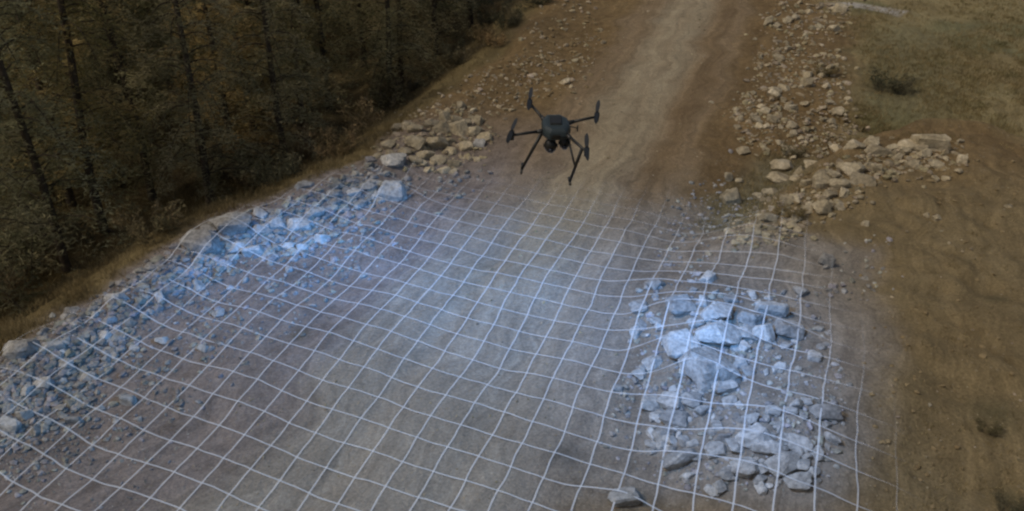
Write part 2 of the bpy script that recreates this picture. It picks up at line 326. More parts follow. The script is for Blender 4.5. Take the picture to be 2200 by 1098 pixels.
BIG = [
 # the heap on the right
 (1525, 775, 98, 72, 'largest pale rounded boulder in the middle of the roadside heap', GC), (1545, 716, 78, 46, 'broad flat blue-lit boulder just behind the largest one of the heap', GC),
 (1540, 662, 52, 50, 'upright smooth boulder at the back of the roadside heap', GC), (1465, 652, 50, 34, 'bright white block at the back left corner of the heap', GC),
 (1466, 732, 60, 46, 'flat grey boulder touching the left side of the largest one', GC), (1374, 655, 34, 26, 'pale round rock alone on the road left of the heap', GC),
 (1612, 674, 44, 36, 'leaning angular slab at the far right of the heap', GC), (1655, 666, 52, 16, 'long thin pale slab lying behind the heap', GC),
 (1640, 706, 34, 42, 'tilted pale wedge right of the broad boulder', GC), (1692, 700, 44, 38, 'whitish block with dark hollow on its right', GC),
 (1556, 820, 44, 34, 'squarish pale block in front of the largest boulder', GC), (1402, 776, 34, 22, 'small bright rock on a grid crossing at the left of the heap', GC),
 (1396, 860, 30, 34, 'narrow upright stone at the left front of the heap', GC), (1442, 852, 44, 44, 'pointed pale rock with a triangular face', GC),
 (1488, 852, 38, 36, 'angular rock beside the pointed one with black gap at its right', GC), (1452, 898, 52, 30, 'jagged low block in front of the pointed rock', GC),
 (1512, 880, 34, 16, 'thin slab wedged before the squarish block', GC), (1568, 858, 26, 24, 'small tooth-shaped stone in the middle of the heap', GC),
 (1620, 932, 60, 42, 'boulder with a flat pink-grey face in the front half of the heap', GC), (1580, 952, 36, 28, 'block leaning on the left of the pink-grey faced boulder', GC),
 (1554, 936, 24, 16, 'little oval stone in a hollow of the front heap', GC), (1535, 960, 32, 26, 'bright knob of stone on a grid line in the front heap', GC),
 (1602, 996, 48, 40, 'greenish-grey faceted boulder in the front row', GC), (1682, 992, 62, 36, 'pale pinkish box-shaped boulder in the front row', GC),
 (1640, 1000, 30, 24, 'grey cube between the two front row boulders', GC), (1632, 1020, 24, 24, 'small rock below the greenish-grey boulder', GC),
 (1652, 968, 60, 14, 'thin shelf of stone on top of the box-shaped boulder', GC), (1716, 946, 38, 34, 'blue-grey boulder at the front right of the heap', GC),
 (1753, 966, 22, 22, 'pale round stone at the far right of the front row', GC), (1712, 1030, 44, 30, 'low boulder at the very front right of the heap', GC),
 (1745, 1006, 26, 30, 'pointed stone between box-shaped boulder and round stone', GC), (1462, 990, 68, 15, 'long thin pale slab left of the front row', GC),
 (1560, 1012, 28, 24, 'pebbly pale rock left below the greenish-grey boulder', GC), (1546, 1042, 22, 30, 'small upright rock below the front row', GC),
 (1772, 884, 52, 26, 'half-buried curved slab at the right of the heap', GC), (1425, 925, 36, 34, 'crumbling pinkish rock at the left front', GC),
 (1342, 1062, 54, 34, 'angular slab alone at the bottom edge of the photo', GC), (1410, 605, 32, 30, 'pale wedge behind and left of the heap', GC),
 (1497, 690, 32, 22, 'dark teal-grey rock between white block and smooth boulder', GC), (1600, 712, 34, 26, 'grey stone tucked behind the largest boulder on its right', GC),
 (1325, 830, 16, 14, 'tiny pale stone on the road left of the heap', GC), (1570, 640, 24, 16, 'low stone behind the smooth upright boulder', GC),
 (1412, 890, 26, 20, 'small block by the narrow upright stone', GC), (1480, 1020, 24, 14, 'flat stone in front of the long thin slab', GC),
 (1660, 880, 26, 16, 'low stone on the bare middle of the heap', GC), (1700, 880, 20, 12, 'small dark stone near the right flank of the heap', GC),
 (1775, 556, 22, 26, 'tan cube-shaped stone standing beyond the heap', GC), (1722, 622, 26, 20, 'stone on the slope behind the heap at right', GC),
 # left strip
 (52, 742, 74, 62, 'large rounded tan boulder at the dark forest edge, lowest left', GL), (277, 855, 36, 34, 'bright white angular stone alone on the verge', GL),
 (22, 908, 46, 42, 'round greenish boulder at the left border of the photo', GL), (437, 746, 26, 20, 'bright stone on the verge right of the rubble', GL),
 (498, 478, 80, 50, 'pale-topped boulder standing against the dark forest', GL), (434, 512, 76, 62, 'large boulder with a pale left face at the forest edge', GL),
 (508, 528, 40, 30, 'blue-lit block in front of the pale-topped boulder', GL), (562, 490, 44, 34, 'tilted blue slab right of the pale-topped boulder', GL),
 (598, 480, 34, 34, 'pointed blue stone in the middle of the strip', GL), (545, 535, 48, 34, 'flat blue stone in front of the tilted slab', GL),
 (640, 482, 52, 32, 'broad blue-grey block in the strip', GL), (692, 508, 34, 26, 'bright oblong stone under a grid line', GL), (622, 528, 30, 20, 'low stone in front of the broad blue-grey block', GL),
 (678, 455, 40, 22, 'flat stone at the back of the strip near the trees', GL), (845, 408, 60, 56, 'tall triangular slab with a deep shadow on its right', GL),
 (812, 418, 24, 24, 'white chip leaning on the triangular slab', GL), (790, 400, 34, 22, 'grey block left of the triangular slab', GL), (760, 412, 30, 20, 'flat rock left of the grey block', GL),
 (655, 401, 38, 10, 'long flat pale slab at the foot of the forest', GL), (720, 415, 34, 22, 'dark blue boulder beside the forest foot', GL),
 (160, 902, 36, 16, 'oblong pale stone in front of the rubble', GL), (190, 806, 36, 30, 'green-grey stone in the lower strip', GL), (105, 905, 20, 22, 'bright little stone below the rubble', GL),
 (225, 718, 30, 26, 'grey cobble in the middle of the lower strip', GL), (250, 640, 46, 20, 'flat slab in the strip above the lower boulders', GL), (115, 745, 44, 14, 'thin ledge of stone right of the tan boulder', GL),
 (290, 748, 22, 12, 'flat white pebble on the verge', GL), (350, 728, 30, 22, 'tan cobble sunk in the verge', GL), (470, 672, 26, 18, 'blue-grey cobble on the verge, by the middle strip', GL),
 (55, 885, 34, 32, 'pinkish rounded rock above the greenish boulder', GL), (95, 820, 40, 28, 'grey rock in the lowest rubble', GL), (140, 780, 38, 24, 'angular rock right of the tan boulder', GL),
 (455, 745, 12, 10, 'chip next to the bright verge stone', GL), (215, 875, 20, 14, 'small square stone near the oblong pale one', GL),
 # pile
 (833, 308, 26, 26, 'greenish round rock at the left tip of the pile', GP), (845, 338, 46, 32, 'grey block below the greenish round rock', GP), (893, 302, 34, 34, 'pinkish upright rock with black gap at its right', GP),
 (935, 300, 46, 38, 'largest tan boulder in the middle of the pile', GP), (985, 268, 44, 40, 'pale angular boulder at the upper right of the pile', GP), (956, 246, 22, 34, 'tall narrow rock at the back of the pile', GP),
 (948, 272, 34, 18, 'flat green-grey rock between the narrow and largest ones', GP), (1000, 260, 22, 18, 'bright cap stone on the pale angular boulder', GP), (1018, 280, 22, 24, 'upright stone at the right rim of the pile', GP),
 (915, 328, 34, 28, 'pale jagged rock at the front of the pile', GP), (968, 323, 24, 14, 'small white slab at the front right of the pile', GP), (940, 340, 30, 26, 'cobble at the lowest rim of the pile', GP),
 (895, 340, 28, 24, 'wedge at the front left of the pile', GP), (1040, 292, 26, 20, 'greenish stone beyond the right rim of the pile', GP), (875, 265, 22, 18, 'small dark-pink rock on the forest side of the pile', GP),
 (1000, 310, 28, 24, 'tan block low on the right of the pile', GP), (928, 262, 26, 18, 'grey-green lump on the back slope of the pile', GP), (1030, 305, 22, 16, 'pale chip right of the tan block', GP),
 (965, 300, 26, 22, 'cracked stone right of the largest tan boulder', GP), (870, 320, 24, 20, 'mossy cobble left of the pinkish rock', GP),
 # ridge
 (1680, 350, 42, 34, 'pale cubic boulder at the upper left of the ridge rocks', GU), (1674, 382, 44, 26, 'flat-topped tan block below the cubic boulder', GU), (1718, 366, 28, 34, 'pyramid-shaped tan rock beside the cubic boulder', GU),
 (1743, 352, 30, 26, 'round-cornered tan rock right of the pyramid', GU), (1709, 381, 20, 18, 'small cube below the pyramid-shaped rock', GU), (1729, 390, 22, 28, 'leaning tan wedge right of the small cube', GU),
 (1634, 418, 28, 24, 'left rock of a tan pair set apart in the grass', GU), (1655, 408, 32, 28, 'right rock of a tan pair set apart in the grass', GU), (1766, 385, 34, 48, 'tall greenish tan boulder in the ridge', GU),
 (1832, 357, 52, 40, 'broad boulder with a pointed top on the ridge', GU), (1793, 374, 34, 26, 'squat block between tall and broad boulders', GU), (1803, 395, 44, 22, 'layered flat rock below the squat block', GU),
 (1862, 354, 16, 18, 'small round tan rock right of the pointed boulder', GU), (1882, 358, 22, 28, 'upright chip on the right of the small round one', GU), (1850, 388, 46, 28, 'long sloping rock on the near side of the ridge', GU),
 (1872, 302, 30, 30, 'finger-shaped pale rock standing beyond the ridge', GU), (1835, 310, 40, 20, 'dark pinkish rock left of the finger-shaped one', GU), (1882, 327, 50, 12, 'long pale slab lying along the ridge crest', GU),
 (1918, 318, 26, 10, 'short flat slab at the end of the long one', GU), (1952, 308, 38, 28, 'yellowish dome rock left of the big crest boulder', GU), (1998, 304, 68, 34, 'biggest tan crest boulder with a sloping right side', GU),
 (1798, 318, 26, 24, 'brown rock in the grass above the ridge', GU), (2015, 352, 30, 24, 'broken pale rock below the crest boulder', GU), (2066, 340, 18, 26, 'narrow pale stone right of the broken rock', GU),
 (2165, 441, 18, 14, 'bright white stone alone on the ochre bank', GU), (1732, 446, 26, 22, 'yellow-green round rock at the foot of the ridge', GU), (1765, 440, 34, 40, 'weathered upright slab beside the yellow-green rock', GU),
 (1706, 424, 26, 18, 'green-shadowed block in the lower ridge', GU), (1690, 428, 28, 18, 'tan block left of the green-shadowed one', GU), (1650, 462, 30, 26, 'pinkish stone at the bend of the rock line', GU),
 (1628, 484, 24, 18, 'small tan stone below the bend', GU), (1612, 492, 20, 14, 'round pale stone, second below the bend', GU), (1595, 508, 24, 20, 'last large stone at the lower end of the rock line', GU),
 (1702, 482, 24, 16, 'pale oval stone on the right arm of the rock line', GU), (1650, 514, 16, 14, 'white stone between the two arms of the rock line', GU), (1568, 420, 34, 44, 'pinkish-grey star-shaped rock left of the ditch', GU),
 (1564, 378, 16, 22, 'bright pink-white stone by the road edge', GU), (1588, 386, 16, 12, 'small companion of the pink-white stone', GU), (1812, 408, 20, 24, 'narrow rock under the layered one', GU),
 (1780, 412, 28, 26, 'cracked block in the middle of the lower ridge', GU), (1858, 478, 16, 14, 'pink stone alone on the dirt below the ridge', GU), (1990, 460, 12, 14, 'left stone of a little pair on the bank', GU), (2012, 466, 16, 18, 'right stone of a little pair on the bank', GU),
 (1595, 322, 26, 14, 'greenish white flat stone near the road edge', GU), (1705, 283, 16, 14, 'pale round stone at the lower end of the spoil strip', GU), (1786, 262, 16, 22, 'bright upright stone on the right rim of the spoil strip', GU),
 (1214, 173, 20, 16, 'round pale stone alone on the brown verge beyond the drone', GU), (1698, 228, 26, 24, 'rounded tan rock in the lower spoil strip', GU), (1733, 176, 24, 26, 'upright tan rock in the middle spoil strip', GU), (1760, 150, 18, 16, 'yellowish stone above the dark hollow of the spoil strip', GU),
]
for b in BIG:
    g = b[5]; tanq = g is GU or (g is GP and random.random() < .75)
    k_ = 1.2 if g is GC else (.95 if g is GL else 1.05)
    rock(b[0], b[1], b[2] * k_, b[3] * k_, b[4], g, tan=tanq, asp=.7 if g is GL else .95)

def in_px(poly, n, seed, clump=0, mn=0):
    g = np.random.default_rng(seed); P = np.array(poly, float); lo, hi = P.min(0), P.max(0); out = []
    while len(out) < n:
        q = g.uniform(lo, hi, (4000, 2)); q = q[inside(q[:, 0], q[:, 1], P)]
        if clump:
            k = vnoise(q[:, 0] / clump, q[:, 1] / clump * 1.8, seed); q = q[g.random(len(q)) < smooth(.3, .75, k) + mn]
        if clump: q = q + g.normal(size=q.shape) * (9 + 14 * (g.random((len(q), 1)) < .3)) * (1, .6)
        out += q.tolist()
    return np.array(out[:n])
ZL1 = [(-20, 800), (110, 705), (230, 635), (400, 520), (500, 480), (620, 435), (800, 345), (880, 400), (780, 450), (700, 540), (520, 570), (380, 640), (250, 760), (200, 850), (60, 960), (-20, 960)]
ZL2 = [(-20, 960), (200, 850), (380, 640), (700, 540), (900, 380), (1060, 360), (900, 520), (700, 660), (480, 830), (250, 960), (0, 1080)]
ZP = [(815, 320), (860, 270), (940, 225), (1040, 240), (1060, 300), (1030, 345), (930, 365), (840, 360)]
ZT = [(930, 220), (1080, 120), (1160, 20), (1240, -10), (1300, 60), (1270, 180), (1120, 240), (1040, 260)]
ZS = [(1690, -10), (1840, 10), (1800, 110), (1830, 200), (1860, 280), (1760, 340), (1620, 330), (1560, 260), (1620, 160), (1640, 60)]
ZR = [(1580, 540), (1560, 500), (1640, 440), (1720, 400), (1760, 360), (1860, 330), (2050, 300), (2090, 350), (2000, 370), (1880, 400), (1780, 470), (1700, 520), (1640, 530)]
ZC = [(1360, 620), (1480, 590), (1600, 620), (1740, 640), (1800, 760), (1810, 900), (1770, 1040), (1600, 1060), (1420, 1040), (1290, 960), (1300, 860), (1370, 780)]
ZJ = [(1440, 440), (1560, 360), (1620, 430), (1560, 560), (1420, 580)]
ZF = [(1760, 540), (1900, 500), (1940, 600), (1840, 660), (1740, 640)]
# medium stones: separate things
MED = [(ZL1, 52, (13, 30), False, 'grey angular stone among the rubble along the forest edge', 'stones of the forest-edge rubble strip', 40, 3, .3),
       (ZP, 30, (14, 28), True, 'tan stone heaped in the pile above the rubble strip', 'stones of the tan pile', 30, 5, .4),
       (ZC, 84, (14, 38), False, 'grey stone scattered between the boulders of the roadside heap', 'loose stones of the roadside heap', 60, 8, .2),
       ([(1385, 820), (1520, 830), (1500, 1000), (1380, 1000)], 22, (14, 32), False, '', 'loose stones of the roadside heap', 60, 18, .5), ([(1540, 900), (1790, 900), (1790, 1050), (1560, 1050)], 24, (14, 32), False, '', 'loose stones of the roadside heap', 60, 19, .5),
       (ZS, 48, (13, 26), True, 'tan stone in the spoil strip right of the road', 'stones of the spoil strip', 30, 9, .3),
       (ZR, 44, (12, 28), True, 'tan cobble between the ridge boulders', 'cobbles of the ridge', 30, 12, .3)]
for poly, n, (a, b_), tanq, lab, grp, cl, sd_, mn in MED:
    for (qx, qy) in in_px(poly, n, sd_, cl, mn):
        s_ = a + (b_ - a) * random.random() ** 2
        refs = [(b[0], b[1], b[4]) for b in BIG]; ww, hh_ = s_ * random.uniform(.9, 1.3), s_ * random.uniform(.6, .95)
        rock(qx, qy, ww, hh_, where(qx, qy, refs, ('small ' if s_ < .5 * (a + b_) else 'mid-sized ') + ('flat ' if hh_ < .6 * ww else '') + ('tan' if tanq else 'grey') + ' stone'), grp, tan=tanq, rz=random.uniform(0, 6.28), name='stone', cat='stone', tilt=.5)

SMALL = [rock_verts(I1, 7, .03, 300 + i) for i in range(24)]
def rubble(name, label, specs, mat, seed):
    g = np.random.default_rng(seed); V, Fs, T = [], [], []; off = 0
    for poly, n, a, b_, cl, mn in specs:
        q = in_px(poly, n, seed + n, cl, mn); X, Y, Z, t = ground(q[:, 0], q[:, 1])
        for i in range(n):
            s_ = (a + (b_ - a) * g.random() ** 3.2) * t[i] / FPX * .5
            A = Matrix.Rotation(g.uniform(0, 6.28), 3, 'Z') @ Matrix.Rotation(g.uniform(-.6, .6), 3, 'X'); A = np.array(A)
            v = (set_unit(SMALL[g.integers(24)]) * (s_ * g.uniform(.8, 1.3), s_ * g.uniform(.6, 1.1), s_ * g.uniform(.4, .8))) @ A.T
            V.append(v + (X[i], Y[i], Z[i] + s_ * .2)); Fs.append(I1[1] + off); off += len(v)
            T.append(np.tile(g.uniform(.7, 1.25) * np.array([1, g.uniform(.95, 1.03), g.uniform(.88, 1.08)]), (len(v), 1)))
    me = mesh_np(name, np.concatenate(V), np.concatenate(Fs)); col_attr(me, 'tint', np.concatenate(T))
    o = new_obj(name, me, mat); tag(o, label, 'rubble', kind='stuff'); return o
BOT = [(-20, 1110), (-20, 960), (250, 960), (480, 830), (420, 960), (200, 1110)]
rubble('rubble', 'fine grey rubble and chips strewn along the forest edge', [(ZL1, 3000, 7, 26, 25, .3), (ZL2, 1250, 4, 18, 50, .2), (BOT, 150, 4, 12, 60, .1)], GREY, 21)
rubble('rubble', 'fine tan chips of the pile and the brown verge', [(ZP, 420, 6, 18, 20, .3), (ZT, 520, 4, 14, 30, .05)], TAN, 22)
rubble('rubble', 'fine grey chips between the boulders of the roadside heap', [(ZC, 1100, 5, 20, 50, .25), (ZJ, 260, 4, 14, 40, .2), (ZF, 70, 5, 18, 40, .1)], GREY, 23)
rubble('rubble', 'fine tan chips of the spoil strip and the ridge', [(ZS, 1300, 5, 16, 30, .2), (ZR, 800, 6, 22, 30, .3), ([(1850, 420), (2200, 350), (2210, 1100), (1850, 1100)], 130, 3, 9, 80, .05)], TAN, 24)
rubble('gravel', 'loose small gravel scattered on the dirt road', [([(250, 1110), (900, 480), (1150, 330), (1400, 0), (1700, 0), (1560, 330), (1380, 600), (1300, 1110)], 900, 2, 7, 70, .15)], TAN, 25)

m_ = M('brown_clods', .95, .1); m_.l(m_.ramp(m_.noise(m_.obj(), 2, 4), [(.3, (.17, .12, .06)), (.7, (.30, .23, .125))]), m_.b.inputs['Base Color'])
rubble('clods', 'small brown clods of earth crumbled over the bare bank', [([(1860, 430), (2100, 330), (2210, 350), (2210, 1110), (1880, 1110)], 330, 3, 13, 70, .05), (ZT, 200, 4, 14, 40, .2), (ZR, 200, 6, 18, 30, .2)], m_.m, 26)
# ------------------------------------------------------------------ trees
def tube(path, rad, n=7):
    V, Fc = [], []
    for i, (p, r_) in enumerate(zip(path, rad)):
        for k in range(n):
            a = 2 * math.pi * k / n; V.append((p[0] + r_ * math.cos(a), p[1] + r_ * math.sin(a), p[2]))
    for i in range(len(path) - 1):
        for k in range(n):
            Fc.append((i * n + k, i * n + (k + 1) % n, (i + 1) * n + (k + 1) % n, (i + 1) * n + k))
    return V, Fc
def make_tree_meshes(seed, h, nb, lo, spread, mat, dens=1.0, bare=.0):
    g = np.random.default_rng(seed); zs = np.linspace(-.6, h, 14)
    bend = g.normal(size=2) * .012
    cx = lambda z: (bend[0] * z * z * .3 + .05 * math.sin(z * .9 + seed), bend[1] * z * z * .3 + .05 * math.cos(z * .7 + seed))
    path = [(*cx(z), z) for z in zs]; rad = [.105 * (1 - max(z, 0) / h) ** .8 + .015 + (.06 if z < 0 else 0) for z in zs]
    V, Fc = tube(path, rad, 8)
    tri_v, tri_t = [], []
    for b in range(nb):
        u = (b + g.random()) / nb; z0 = lo + (h - lo - .3) * u; az = g.uniform(0, 6.283)
        L = spread * (1 - u) ** .7 * g.uniform(.6, 1.15) + .25; x0, y0 = cx(z0)
        dr = g.uniform(-.35, .12); pts = []
        for k in range(6):
            s_ = k / 5; pts.append((x0 + math.cos(az) * L * s_, y0 + math.sin(az) * L * s_, z0 + L * (dr * s_ + .22 * math.sin(s_ * 3) - .35 * s_ * s_)))
        vo = len(V)
        for k, p in enumerate(pts):
            rr = .022 * (1 - k / 5) + .004
            V += [(p[0] - math.sin(az) * rr, p[1] + math.cos(az) * rr, p[2]), (p[0] + math.sin(az) * rr, p[1] - math.cos(az) * rr, p[2]), (p[0], p[1], p[2] + rr * 1.5)]
        for k in range(5):
            for j in range(3):
                a, b_ = vo + k * 3 + j, vo + k * 3 + (j + 1) % 3; Fc.append((a, b_, b_ + 3, a + 3))
        if g.random() < bare: continue
        n = int(62 * L * dens); tn = np.array([.72, .77, .66]) + g.random() * .5
        for i in range(n):
            s_ = g.random() ** .7; k = min(int(s_ * 5), 4); f_ = s_ * 5 - k; p = np.array(pts[k]) * (1 - f_) + np.array(pts[k + 1]) * f_
            p = p + g.normal(size=3) * (.13 * L * .5 + .03, .13 * L * .5 + .03, .05)
            for q in range(3):
                d = g.normal(size=3); d[2] = d[2] * .35 - .12; d /= np.linalg.norm(d); sd2 = np.cross(d, g.normal(size=3)); sd2 /= np.linalg.norm(sd2)
                l_, w_ = g.uniform(.06, .17), g.uniform(.006, .018)
                tri_v += [p - sd2 * w_, p + sd2 * w_, p + d * l_]; tri_t += [tn * g.uniform(.8, 1.2)] * 3
    tme = mesh_np('trunk', V, Fc, True); tme.materials.append(BARK)
    cme = mesh_np('crown', np.array(tri_v), np.arange(len(tri_v)).reshape(-1, 3)); cme.materials.append(mat); col_attr(cme, 'tint', np.array(tri_t))
    return tme, cme
TREES = [make_tree_meshes(1, 13, 110, 1.2, 1.9, NEEDLE), make_tree_meshes(2, 12, 95, .8, 2.1, NEEDLE_B), make_tree_meshes(3, 14, 120, 1.6, 1.8, NEEDLE_G),
         make_tree_meshes(4, 11, 100, .5, 2.2, NEEDLE), make_tree_meshes(5, 13, 95, .6, 1.8, NEEDLE_B, 1.0, .2)]
def tree(x, y, v, label, group, sc=1.0, rz=None):
    z = float(height(x, y)); e_ = bpy.data.objects.new('conifer_tree', None); C.objects.link(e_)
    e_.location = (x, y, z); e_.rotation_euler = (random.uniform(-.03, .03), random.uniform(-.03, .03), random.uniform(0, 6.28) if rz is None else rz); e_.scale = (sc,) * 3
    tag(e_, label, 'tree', group)
    a = bpy.data.objects.new('trunk', TREES[v][0]); b = bpy.data.objects.new('crown', TREES[v][1])
    for o in (a, b): C.objects.link(o); o.parent = e_
    return e_
GT = 'conifers of the dark forest left of the road'
NAMED = [(170, 400, 4, 1.0, 'leftmost conifer with a dark leaning bare trunk'), (262, 262, 4, 1.0, 'thin straight conifer, second bare trunk from the left'),
         (306, 215, 2, .95, 'slim conifer close beside the second bare trunk'), (368, 212, 2, 1.05, 'dark green conifer right of the slim one'), (332, 430, 4, .9, 'conifer with a broad black base nearest the bank'),
         (668, 205, 4, 1.0, 'conifer with a straight dark trunk in the middle of the forest front'), (500, 330, 3, .9, 'low spreading conifer in front of the middle trunks'),
         (840, 210, 1, .9, 'brownish conifer with drooping branches near the rock pile'), (940, 120, 3, .95, 'dense dark conifer standing nearest the road'), (1010, 60, 1, .9, 'brown conifer at the top right end of the forest')]
placed = []
def to_px(x_, y_, z_=-2.0):
    d_ = y_ * cp + (H - z_) * sp; return 1100 + FPX * x_ / d_, 549 + FPX * ((H - z_) * cp - y_ * sp) / d_
for px, py, v, sc, lab in NAMED:
    x_, y_, z_, t_ = [float(q) for q in ground(px, py)]; placed.append((x_, y_)); tree(x_, y_, v, lab, GT, sc)
tr = 0; k_ = 0
while k_ < 84 and tr < 6000:
    tr += 1; yy = random.uniform(14, 52); xx = random.uniform(-32, 4)
    d_, s_, _ = seg_dist(np.array([xx]), np.array([yy]), EDGE); ee = float(d_[0] * s_[0])
    if ee < 4.0 or (yy < 18 and xx > -9) or ee > 26: continue
    if min([math.hypot(xx - a, yy - b) for a, b in placed] + [9]) < 1.9: continue
    if abs(math.degrees(math.atan2(xx, yy))) > 40: continue
    placed.append((xx, yy)); k_ += 1
    tree(xx, yy, random.choice([0, 1, 2, 3, 3, 1, 4]), where(*to_px(xx, yy), [(q[0], q[1], q[4]) for q in NAMED], 'forest conifer'), GT + ', deep inside', random.uniform(.8, 1.1))

# shrubs of the forest foot
def shrub_mesh(seed, mat, hgt=.8, n=900):
    g = np.random.default_rng(seed); V = []; T = []
    st = [(g.uniform(-.35, .35), g.uniform(-.35, .35), g.uniform(.5, 1.0) * hgt) for _ in range(14)]
    for i in range(n):
        sx1, sy1, sh = st[g.integers(14)]; u = g.random() ** .6; c = np.array([sx1 * (1 + u), sy1 * (1 + u), sh * u]) + g.normal(size=3) * .07
        d = g.normal(size=3); d[2] = abs(d[2]); d /= np.linalg.norm(d); s2 = np.cross(d, g.normal(size=3)); s2 /= np.linalg.norm(s2)
        l_, w_ = g.uniform(.06, .18), g.uniform(.01, .03); V += [c - s2 * w_, c + s2 * w_, c + d * l_]; T += [np.ones(3) * g.uniform(.6, 1.4)] * 3
    me = mesh_np('shrub', np.array(V), np.arange(len(V)).reshape(-1, 3)); me.materials.append(mat); col_attr(me, 'tint', np.array(T)); return me
SH = [shrub_mesh(1, NEEDLE), shrub_mesh(2, NEEDLE_G), shrub_mesh(3, NEEDLE_G), shrub_mesh(4, NEEDLE, .5)]
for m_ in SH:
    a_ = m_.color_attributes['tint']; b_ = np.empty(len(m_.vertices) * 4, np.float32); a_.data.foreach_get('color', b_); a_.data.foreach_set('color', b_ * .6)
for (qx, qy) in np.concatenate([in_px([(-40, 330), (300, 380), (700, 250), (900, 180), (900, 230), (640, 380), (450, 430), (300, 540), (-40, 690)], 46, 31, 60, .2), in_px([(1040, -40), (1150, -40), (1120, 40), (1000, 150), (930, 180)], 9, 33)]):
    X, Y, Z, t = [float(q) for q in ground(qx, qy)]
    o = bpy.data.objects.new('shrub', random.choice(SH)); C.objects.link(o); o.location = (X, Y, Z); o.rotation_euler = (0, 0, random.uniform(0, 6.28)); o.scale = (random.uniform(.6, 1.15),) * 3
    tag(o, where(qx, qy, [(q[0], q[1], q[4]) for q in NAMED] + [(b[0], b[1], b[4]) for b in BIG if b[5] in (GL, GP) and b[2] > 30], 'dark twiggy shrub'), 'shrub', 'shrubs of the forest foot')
for qx, qy, s_, lab in [(1700, 330, .5, 'small green bush between spoil strip and ridge'), (1905, 190, 1.0, 'dark low bush in the grass at upper right'), (1770, 158, .6, 'dark bush in a hollow of the spoil strip'), (2165, 1088, .33, 'green tuft at the bottom right corner'), (2118, 920, .28, 'small green weed on the right bank'), (1690, 462, .5, 'green weed between the two arms of the rock line'), (1150, 10, 1.0, 'green bush at the top of the brown verge')]:
    X, Y, Z, t = [float(q) for q in ground(qx, qy)]
    o = bpy.data.objects.new('bush', SH[2]); C.objects.link(o); o.location = (X, Y, Z - .03); o.scale = (s_, s_, s_ * .7); tag(o, lab, 'bush')

def grass(name, label, specs, mat, seed):
    g = np.random.default_rng(seed); V, T = [], []
    for poly, n, a, b_, cl, mn in specs:
        q = in_px(poly, n, seed + n, cl, mn); X, Y, Z, t = ground(q[:, 0], q[:, 1])
        for i in range(n):
            tn = np.ones(3) * g.uniform(.6, 1.35)
            for k in range(7):
                p = np.array([X[i] + g.normal() * .06, Y[i] + g.normal() * .06, Z[i] - .01]); d = np.array([g.normal() * .5, g.normal() * .5, 1.0]); d /= np.linalg.norm(d)
                an = g.uniform(0, 6.28); s2 = np.array([math.cos(an), math.sin(an), 0]); l_ = g.uniform(a, b_); V += [p - s2 * .008, p + s2 * .008, p + d * l_]; T += [tn] * 3
    me = mesh_np(name, np.array(V), np.arange(len(V)).reshape(-1, 3)); col_attr(me, 'tint', np.array(T)); o = new_obj(name, me, mat); tag(o, label, 'grass', kind='stuff')
grass('grass', 'short dull green grass of the field at upper right', [([(1790, 30), (2230, -30), (2230, 320), (2080, 300), (1850, 290), (1800, 240), (1870, 150)], 5200, .05, .16, 70, .15), ([(1500, 480), (1560, 400), (1640, 330), (1900, 280), (1760, 380), (1640, 450), (1590, 500)], 500, .05, .15, 40, .1)], GRNG, 41)
grass('grass', 'dry brown litter and grass of the forest floor and bank', [([(-20, 760), (110, 690), (230, 615), (400, 490), (620, 405), (800, 325), (1060, 100), (900, 150), (600, 330), (-20, 330)], 6500, .06, .20, 60, .15), ([(1900, 380), (2210, 340), (2210, 1100), (1950, 1100), (1930, 600)], 260, .03, .09, 80, .05)], DRYG, 42)

# ------------------------------------------------------------------ the drone
def beam(bm, a, b, r1, r2, n=10):
    a, b = Vector(a), Vector(b); q = (b - a).to_track_quat('Z', 'Y').to_matrix().to_4x4()
    bmesh.ops.create_cone(bm, cap_ends=True, segments=n, radius1=r1, radius2=r2, depth=(b - a).length, matrix=Matrix.Translation((a + b) / 2) @ q)
def bm_obj(name, bm, mat, parent, sm=False, bevel=0):
    if bevel: bmesh.ops.bevel(bm, geom=[e_ for e_ in bm.edges if e_.calc_face_angle(0) > .5], offset=bevel, segments=2, affect='EDGES', clamp_overlap=True)
    me = bpy.data.meshes.new(name); bm.to_mesh(me); bm.free()
    for p in me.polygons: p.use_smooth = sm
    return new_obj(name, me, mat, parent)
def plain(name, c, rough=.5, spec=.4, var=.2):
    m = M(name, rough, spec); o = m.obj(); m.l(m.ramp(m.noise(o, 30, 4), [(.3, [v * (1 - var) for v in c]), (.7, [v * (1 + var) for v in c])]), m.b.inputs['Base Color']); return m.m
SHELL = plain('dark_teal_shell', (.030, .040, .040), .4); CARB = plain('black_carbon', (.022, .021, .017), .42); GLASS = plain('lens_glass', (.01, .012, .02), .1, .8)
dr_ = bpy.data.objects.new('quadcopter_drone', None); C.objects.link(dr_)
tD = 8.0; u = Vector(((1194 - 1100) / FPX, 0, 0)); dy_ = -(273 - 549) / FPX
dr_.location = (u.x * tD, (cp + dy_ * sp) * tD, H + (-sp + dy_ * cp) * tD); dr_.rotation_euler = (R(8), 0, 0)
tag(dr_, 'dark four-armed drone hovering with its legs down above the dirt road', 'drone')
def box_bm(c, s, top=1.0):
    bm = bmesh.new(); bmesh.ops.create_cube(bm, size=1)
    for v in bm.verts:
        k = top if v.co.z > 0 else 1; v.co = Vector((c[0] + v.co.x * s[0] * k, c[1] + v.co.y * s[1] * k, c[2] + v.co.z * s[2]))
    return bm
bm = bmesh.new(); out = []
prof = [(a_ * 1.12, b_ * 1.08) for a_, b_ in [(-.115, .07), (-.075, .165), (.045, .17), (.105, .10), (.12, -.04), (.085, -.15), (-.05, -.165), (-.11, -.08)]]
rings = []
